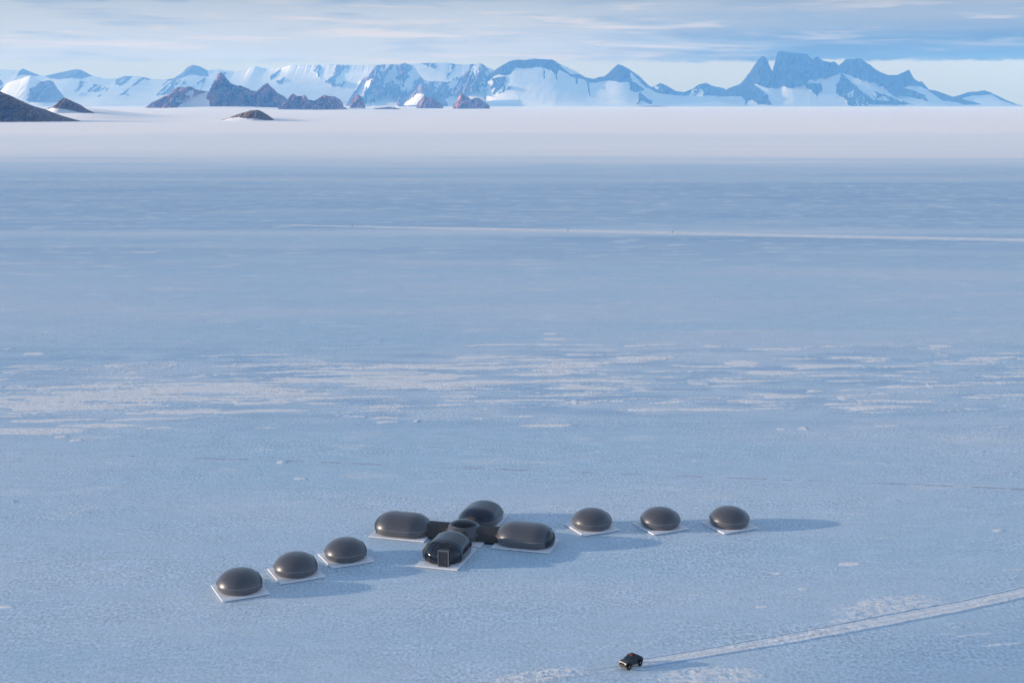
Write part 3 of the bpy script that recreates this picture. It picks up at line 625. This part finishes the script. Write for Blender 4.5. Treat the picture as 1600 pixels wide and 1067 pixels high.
# vestibule on the glazed end of the front pod
bm = bmesh.new(); box_bm(bm, (5.80, DY, 2.0), (1.2, 2.1, 3.3), 0.06); vest = obj('vestibule', bm, M_DOOR, fp, False)
bm = bmesh.new(); box_bm(bm, (6.415, DY, 1.85), (0.05, 1.5, 2.8), 0.01); dr = obj('door', bm, mat('door_panel', (0.035, 0.037, 0.042), 0.25), fp, False)
bm = bmesh.new(); box_bm(bm, (6.47, DY + 0.5, 1.55), (0.06, 0.06, 0.5)); obj('handle', bm, M_BELT, dr, False)
bm = bmesh.new()
for yy in (-1.05, 1.05): box_bm(bm, (6.43, DY + yy, 2.0), (0.12, 0.12, 3.3))
box_bm(bm, (6.43, DY, 3.68), (0.12, 2.22, 0.12)); obj('door_frame', bm, mat('pale_door_frame', (0.22, 0.21, 0.21), 0.4), fp, False)

hub = empty('hub_pod', (HUB[0], HUB[1], 0), CA, 'small round dark pod at the crossing of the four long pods, black glass on top', 'pod')
low, up = profile(3.95, 3.85, 0.3)
def ring(r_, z_): return [Vector((r_ * math.cos(2 * math.pi * k / 48), r_ * math.sin(2 * math.pi * k / 48), z_)) for k in range(48)]
bm = bmesh.new(); loft(bm, [ring(r_, z_) for r_, z_ in low]); obj('skirt', bm, M_SKIRT, hub)
ksky = 7
bm = bmesh.new(); loft(bm, [ring(r_, z_) for r_, z_ in up[:ksky + 1]]); obj('shell', bm, M_SHELL, hub)
bm = bmesh.new(); loft(bm, [ring(max(r_, .01), z_) for r_, z_ in up[ksky:]], cap=True); obj('skylight', bm, mat('skylight_glass', (0.004, 0.005, 0.007), 0.12, spec=0.35), hub)
bm = bmesh.new(); tube_bm(bm, ring(up[ksky][0], up[ksky][1]), 0.06, closed=True); obj('skylight_frame', bm, M_SHELL, hub)
bm = bmesh.new(); tube_bm(bm, ring(3.96, up[0][1]), 0.05, closed=True); obj('seam', bm, M_BELT, hub)
bm = bmesh.new(); box_bm(bm, (0.4, -0.2, 0.2), (9.2, 9.0, 0.26), 0.03); obj('platform', bm, M_PAD, hub, False)

def tunnel(a, b_, ang_, label, hgt=2.75, wid=1.9):
    """ribbed corridor along local x from a to b_"""
    r_ = empty('connecting_tunnel', (HUB[0], HUB[1], 0), CA + ang_, label, 'tunnel', 'ribbed tunnels joining the pods to the hub')
    def sec(x_, k):
        p = []
        for i in range(17):
            t = math.pi * i / 16; c, s = math.cos(t), math.sin(t)
            p.append(Vector((x_, wid * k * math.copysign(abs(c) ** 0.55, c), 0.35 + hgt * k * s ** 0.55)))
        return p
    n = max(3, int((b_ - a) / 0.40)); bm = bmesh.new()
    loft(bm, [sec(a + (b_ - a) * i / (2 * n), 1.0 if i % 2 else 0.93) for i in range(2 * n + 1)], close=False)
    obj('fabric', bm, M_TUN, r_, False)
    bm = bmesh.new()
    for i in range(n): tube_bm(bm, [p for p in sec(a + (b_ - a) * (2 * i + 1) / (2 * n), 1.0)], 0.055)
    obj('ribs', bm, M_TUNR, r_)
    bm = bmesh.new(); box_bm(bm, ((a + b_) / 2, 0, 0.2), (b_ - a - .3, 2 * wid + 0.5, 0.2), 0.02); obj('floor_plate', bm, M_FRAME, r_, False)
    return r_
tunnel(3.2, 7.7, math.pi, 'brown ribbed tunnel between the hub and the left long pod')
tunnel(3.2, 7.7, 0, 'brown ribbed tunnel between the hub and the right long pod')
tunnel(3.3, 5.6, -math.pi / 2, 'short ribbed tunnel hidden between the hub and the front pod')
tunnel(3.3, 5.6, math.pi / 2, 'short ribbed tunnel between the hub and the pod behind it')

# ------------------------------------------------------------------ pickup truck
cx, cy = gp(986, 1041.5)
truck = empty('pickup_truck', (cx, cy, gz(cx, cy) + 0.10), R(219), 'dark green pickup on oversized tyres with a red light bar, driving along the snow track', 'truck')
truck.scale = (0.78, 0.86, 0.98)
M_GREEN = mat('dark_green_paint', (0.012, 0.024, 0.024), 0.35, coat=0.4, spec=0.5, noise=(2.0, 0.2, 0.05))
M_BLACK = mat('black_plastic', (0.012, 0.012, 0.013), 0.6)
M_TYRE = mat('tyre_rubber', (0.010, 0.010, 0.011), 0.85, noise=(8.0, 0.3, 0.05))
M_RIM = mat('alloy_rim', (0.30, 0.30, 0.31), 0.35, metal=0.8)
M_RED = mat('red_roof_bag', (0.20, 0.02, 0.03), 0.5)
M_TAN = mat('tan_front_guard', (0.13, 0.10, 0.06), 0.5)
def lamp_mat(name, col, e):
    m = mat(name, col, 0.2); b = m.node_tree.nodes['Principled BSDF']; b.inputs['Emission Color'].default_value = (*col, 1); b.inputs['Emission Strength'].default_value = e; return m
M_LAMP = lamp_mat('headlamp', (0.6, 0.48, 0.25), 0.15)
# body: side outline extruded across, narrowing upward (local +x is forward)
def prism(bm, outline, wfun):
    L = [bm.verts.new((x_, wfun(z_), z_)) for x_, z_ in outline]; Rr = [bm.verts.new((x_, -wfun(z_), z_)) for x_, z_ in outline]
    n = len(outline)
    for i in range(n): bm.faces.new((L[i], L[(i + 1) % n], Rr[(i + 1) % n], Rr[i]))
    bm.faces.new(L); bm.faces.new(list(reversed(Rr)))
def arch_pts(xc, r_, z0, n=8): return [(xc + r_ * math.cos(a), z0 + r_ * math.sin(a)) for a in [math.pi * k / n for k in range(n + 1)]]
bodyo = [(2.45, 0.75), (2.48, 1.10), (2.38, 1.28), (1.10, 1.42), (0.9, 1.45), (-0.95, 1.45), (-1.0, 1.40), (-2.42, 1.40), (-2.48, 1.30), (-2.48, 0.80)]
bodyo += list(reversed(arch_pts(-1.60, 0.62, 0.72))) + list(reversed(arch_pts(1.60, 0.62, 0.72)))
bm = bmesh.new(); prism(bm, bodyo, lambda z_: 0.93 if z_ < 1.2 else 0.90)
bmesh.ops.bevel(bm, geom=[e for e in bm.edges if e.calc_face_angle(0) > 0.9], offset=0.04, segments=2, affect='EDGES')
obj('body', bm, M_GREEN, truck, False)
bm = bmesh.new(); prism(bm, [(1.12, 1.43), (0.42, 2.0), (0.30, 2.04), (-0.78, 2.04), (-0.90, 1.98), (-1.0, 1.44)], lambda z_: 0.86 - (z_ - 1.43) * 0.28)
bmesh.ops.bevel(bm, geom=[e for e in bm.edges if e.calc_face_angle(0) > 0.5], offset=0.05, segments=2, affect='EDGES')
cab = obj('cab', bm, M_GREEN, truck, False)
bm = bmesh.new(); v = [bm.verts.new(p) for p in ((1.10, 0.74, 1.47), (1.10, -0.74, 1.47), (0.50, -0.62, 1.97), (0.50, 0.62, 1.97))]; bm.faces.new(v); bmesh.ops.translate(bm, verts=bm.verts[:], vec=(0.03, 0, 0.02)); obj('windscreen', bm, M_GLASS, cab, False)
for s_ in (1, -1):
    bm = bmesh.new(); v = [bm.verts.new(p) for p in ((0.92, s_ * 0.862, 1.50), (0.40, s_ * 0.74, 1.93), (-0.70, s_ * 0.74, 1.93), (-0.85, s_ * 0.862, 1.50))]; bm.faces.new(v); obj('side_window', bm, M_GLASS, cab, False)
bm = bmesh.new(); box_bm(bm, (-1.73, 0, 1.405), (1.35, 1.5, 0.03)); obj('load_bed', bm, M_BLACK, truck, False)
bm = bmesh.new()
for s_ in (1, -1): tube_bm(bm, [(-1.05, s_ * .8, 1.42), (-1.15, s_ * .75, 1.95), (-1.55, s_ * .78, 1.43)], 0.045)
tube_bm(bm, [(-1.15, -.75, 1.95), (-1.15, .75, 1.95)], 0.045); obj('roll_bar', bm, M_BLACK, truck)
for xw in (1.60, -1.60):
    for s_ in (1, -1):
        bm = bmesh.new()
        prof_ = [(0.25, -0.17), (0.46, -0.19), (0.54, -0.15), (0.56, -0.05), (0.56, 0.05), (0.54, 0.15), (0.46, 0.19), (0.25, 0.17)]
        rings = [[Vector((r_ * math.cos(2 * math.pi * k / 28), o_, r_ * math.sin(2 * math.pi * k / 28))) for k in range(28)] for r_, o_ in prof_]
        loft(bm, rings + [rings[0]]); bmesh.ops.remove_doubles(bm, verts=bm.verts[:], dist=1e-4); bmesh.ops.translate(bm, verts=bm.verts[:], vec=(xw, s_ * 0.93, 0.56))
        wh = obj('wheel', bm, M_TYRE, truck)
        bm = bmesh.new(); bmesh.ops.create_cone(bm, cap_ends=True, segments=24, radius1=0.27, radius2=0.20, depth=0.26)
        for v in bm.verts: v.co = Vector((v.co.x + xw, s_ * (0.96 + v.co.z * .9) , v.co.y + 0.56))
        obj('rim', bm, M_RIM, wh, False)
        bm = bmesh.new(); loft(bm, [[Vector((xw + 0.64 * math.cos(a), s_ * 0.90, 0.70 + 0.64 * math.sin(a))) for a in [math.pi * k / 12 for k in range(13)]], [Vector((xw + 0.60 * math.cos(a), s_ * 1.13, 0.70 + 0.60 * math.sin(a))) for a in [math.pi * k / 12 for k in range(13)]]], close=False)
        bmesh.ops.solidify(bm, geom=bm.faces[:], thickness=0.03); obj('wheel_arch', bm, M_BLACK, truck)
for s_ in (1, -1):
    bm = bmesh.new(); box_bm(bm, (2.47, s_ * 0.68, 1.08), (0.10, 0.34, 0.17), 0.03); obj('headlight', bm, M_LAMP, truck)
    bm = bmesh.new(); box_bm(bm, (-2.49, s_ * 0.80, 1.15), (0.06, 0.14, 0.30), 0.02); obj('tail_light', bm, M_RED, truck)
    bm = bmesh.new(); box_bm(bm, (0.85, s_ * 1.02, 1.55), (0.12, 0.22, 0.18), 0.03); obj('mirror', bm, M_BLACK, truck)
    bm = bmesh.new(); box_bm(bm, (0, s_ * 1.0, 0.66), (1.9, 0.20, 0.06), 0.02); obj('side_step', bm, M_TAN, truck, False)
bm = bmesh.new(); box_bm(bm, (2.50, 0, 1.06), (0.05, 0.92, 0.24), 0.01); obj('grille', bm, M_BLACK, truck, False)
bm = bmesh.new(); box_bm(bm, (2.58, 0, 0.74), (0.24, 1.80, 0.22), 0.05); obj('bumper', bm, M_TAN, truck, False)
bm = bmesh.new(); tube_bm(bm, [(2.68, -.55, .80), (2.72, -.5, 1.18), (2.72, .5, 1.18), (2.68, .55, .80)], 0.04); obj('bull_bar', bm, M_BLACK, truck)
bm = bmesh.new(); box_bm(bm, (0.22, 0.0, 2.14), (0.34, 1.15, 0.16), 0.04); obj('light_bar', bm, M_RED, truck)
bm = bmesh.new(); box_bm(bm, (-0.35, 0, 2.11), (0.80, 1.1, 0.05), 0.02); obj('roof_rack', bm, M_BLACK, truck, False)

# ------------------------------------------------------------------ small dark markers along the snow road
for i, (px, py) in enumerate(((550, 356.5), (887, 363.0), (1050.5, 366.5))):
    mx_, my_ = gp(px, py)
    o = empty('marker_pole', (mx_, my_, 0), 0, ['dark marker standing near the left tip of the white snow road', 'dark marker on the snow road, middle of the three', 'dark marker farthest right along the snow road'][i], 'marker', 'markers along the snow road')
    bm = bmesh.new(); tube_bm(bm, [(0, 0, 0), (0, 0, 2.2)], 0.07); obj('pole', bm, M_BLACK, o)
    bm = bmesh.new(); box_bm(bm, (0.35, 0, 2.0), (0.5, 0.04, 0.45)); obj('flag', bm, M_BLACK, o, False)

# ------------------------------------------------------------------ unseen clouds added out of frame to dim the sun on camp and far ranges
def added_cloud_bank(x0, x1, y0, y1, z, thick, seed, lo, hi):
    nx, ny = 60, 60
    U, V = np.meshgrid(np.linspace(-1, 1, nx), np.linspace(-1, 1, ny))
    X = (x0 + x1) / 2 + U * (x1 - x0) / 2; Y = (y0 + y1) / 2 + V * (y1 - y0) / 2
    X = X + 350 * fbm(U * 5, V * 5, 3, seed); Y = Y + 250 * fbm(U * 4, V * 6, 3, seed + 1)
    e = np.clip(1 - np.maximum(np.abs(U), np.abs(V)), 0, 1); th = thick * np.clip(e * 6, 0, 1) ** 0.5 ; dn = np.clip(e * 3.5 + 0.5 * fbm(X / 1500, Y / 700, 4, seed + 6), 0, 1); th = th * (1 + 0.4 * fbm(X / 900, Y / 700, 4, seed + 2))
    top = np.stack([X, Y, z + th], -1); bot = np.stack([X, Y, z - 0.35 * th], -1)[::-1]
    V3 = np.concatenate([top, bot], 0); DN = np.concatenate([dn, dn[::-1]], 0)
    m = bpy.data.materials.new('shade_cloud_veil'); m.use_nodes = True; T = NT(m.node_tree); T.t.nodes.clear()
    tr = T.n('ShaderNodeBsdfTransparent'); tl = T.n('ShaderNodeBsdfTranslucent'); tl.inputs[0].default_value = (0.9, 0.9, 0.92, 1)
    mxs = T.n('ShaderNodeMixShader'); nz = T.noise(T.n('ShaderNodeTexCoord').outputs['Object'], 0.0009, 4, 0.5)
    ad = T.n('ShaderNodeAttribute'); ad.attribute_name = 'dens'; T.L.new(T.math('MULTIPLY', ad.outputs['Fac'], T.ramp(nz, 0.35, 0.65, lo, hi)), mxs.inputs[0]); T.L.new(tr.outputs[0], mxs.inputs[1]); T.L.new(tl.outputs[0], mxs.inputs[2])
    oo = T.n('ShaderNodeOutputMaterial'); T.L.new(mxs.outputs[0], oo.inputs[0])
    o = grid_obj('added_shade_cloud', V3, m, {'dens': DN}); tag(o, kind='structure')
added_cloud_bank(-27500, -18500, -6500, 950, 4000, 260, 5, 0.20, 0.36)
added_cloud_bank(-34500, -24600, 28500, 41000, 4000, 300, 12, 0.45, 0.62)
added_cloud_bank(-21500, -6500, 26300, 39000, 4000, 300, 9, 0.38, 0.55)

# ------------------------------------------------------------------ the air between here and the mountains
bm = bmesh.new(); bmesh.ops.create_cube(bm, size=1.0)
HB = 37500.0
for v in bm.verts: v.co = Vector((v.co.x * 2 * HB, v.co.y * 2 * HB, -120.0 if v.co.z < 0 else 1400.0))
hz = bpy.data.materials.new('air'); hz.use_nodes = True; T = NT(hz.node_tree); T.t.nodes.clear()
pv = T.n('ShaderNodeVolumePrincipled'); pv.inputs['Color'].default_value = (0.13, 0.38, 0.88, 1); pv.inputs['Absorption Color'].default_value = (1, 1, 1, 1)
pv.inputs['Density'].default_value = 3.6e-5; pv.inputs['Anisotropy'].default_value = 0.0
o_ = T.n('ShaderNodeOutputMaterial'); T.L.new(pv.outputs[0], o_.inputs['Volume'])
haze = obj('haze', bm, hz, None, False); tag(haze, kind='stuff')
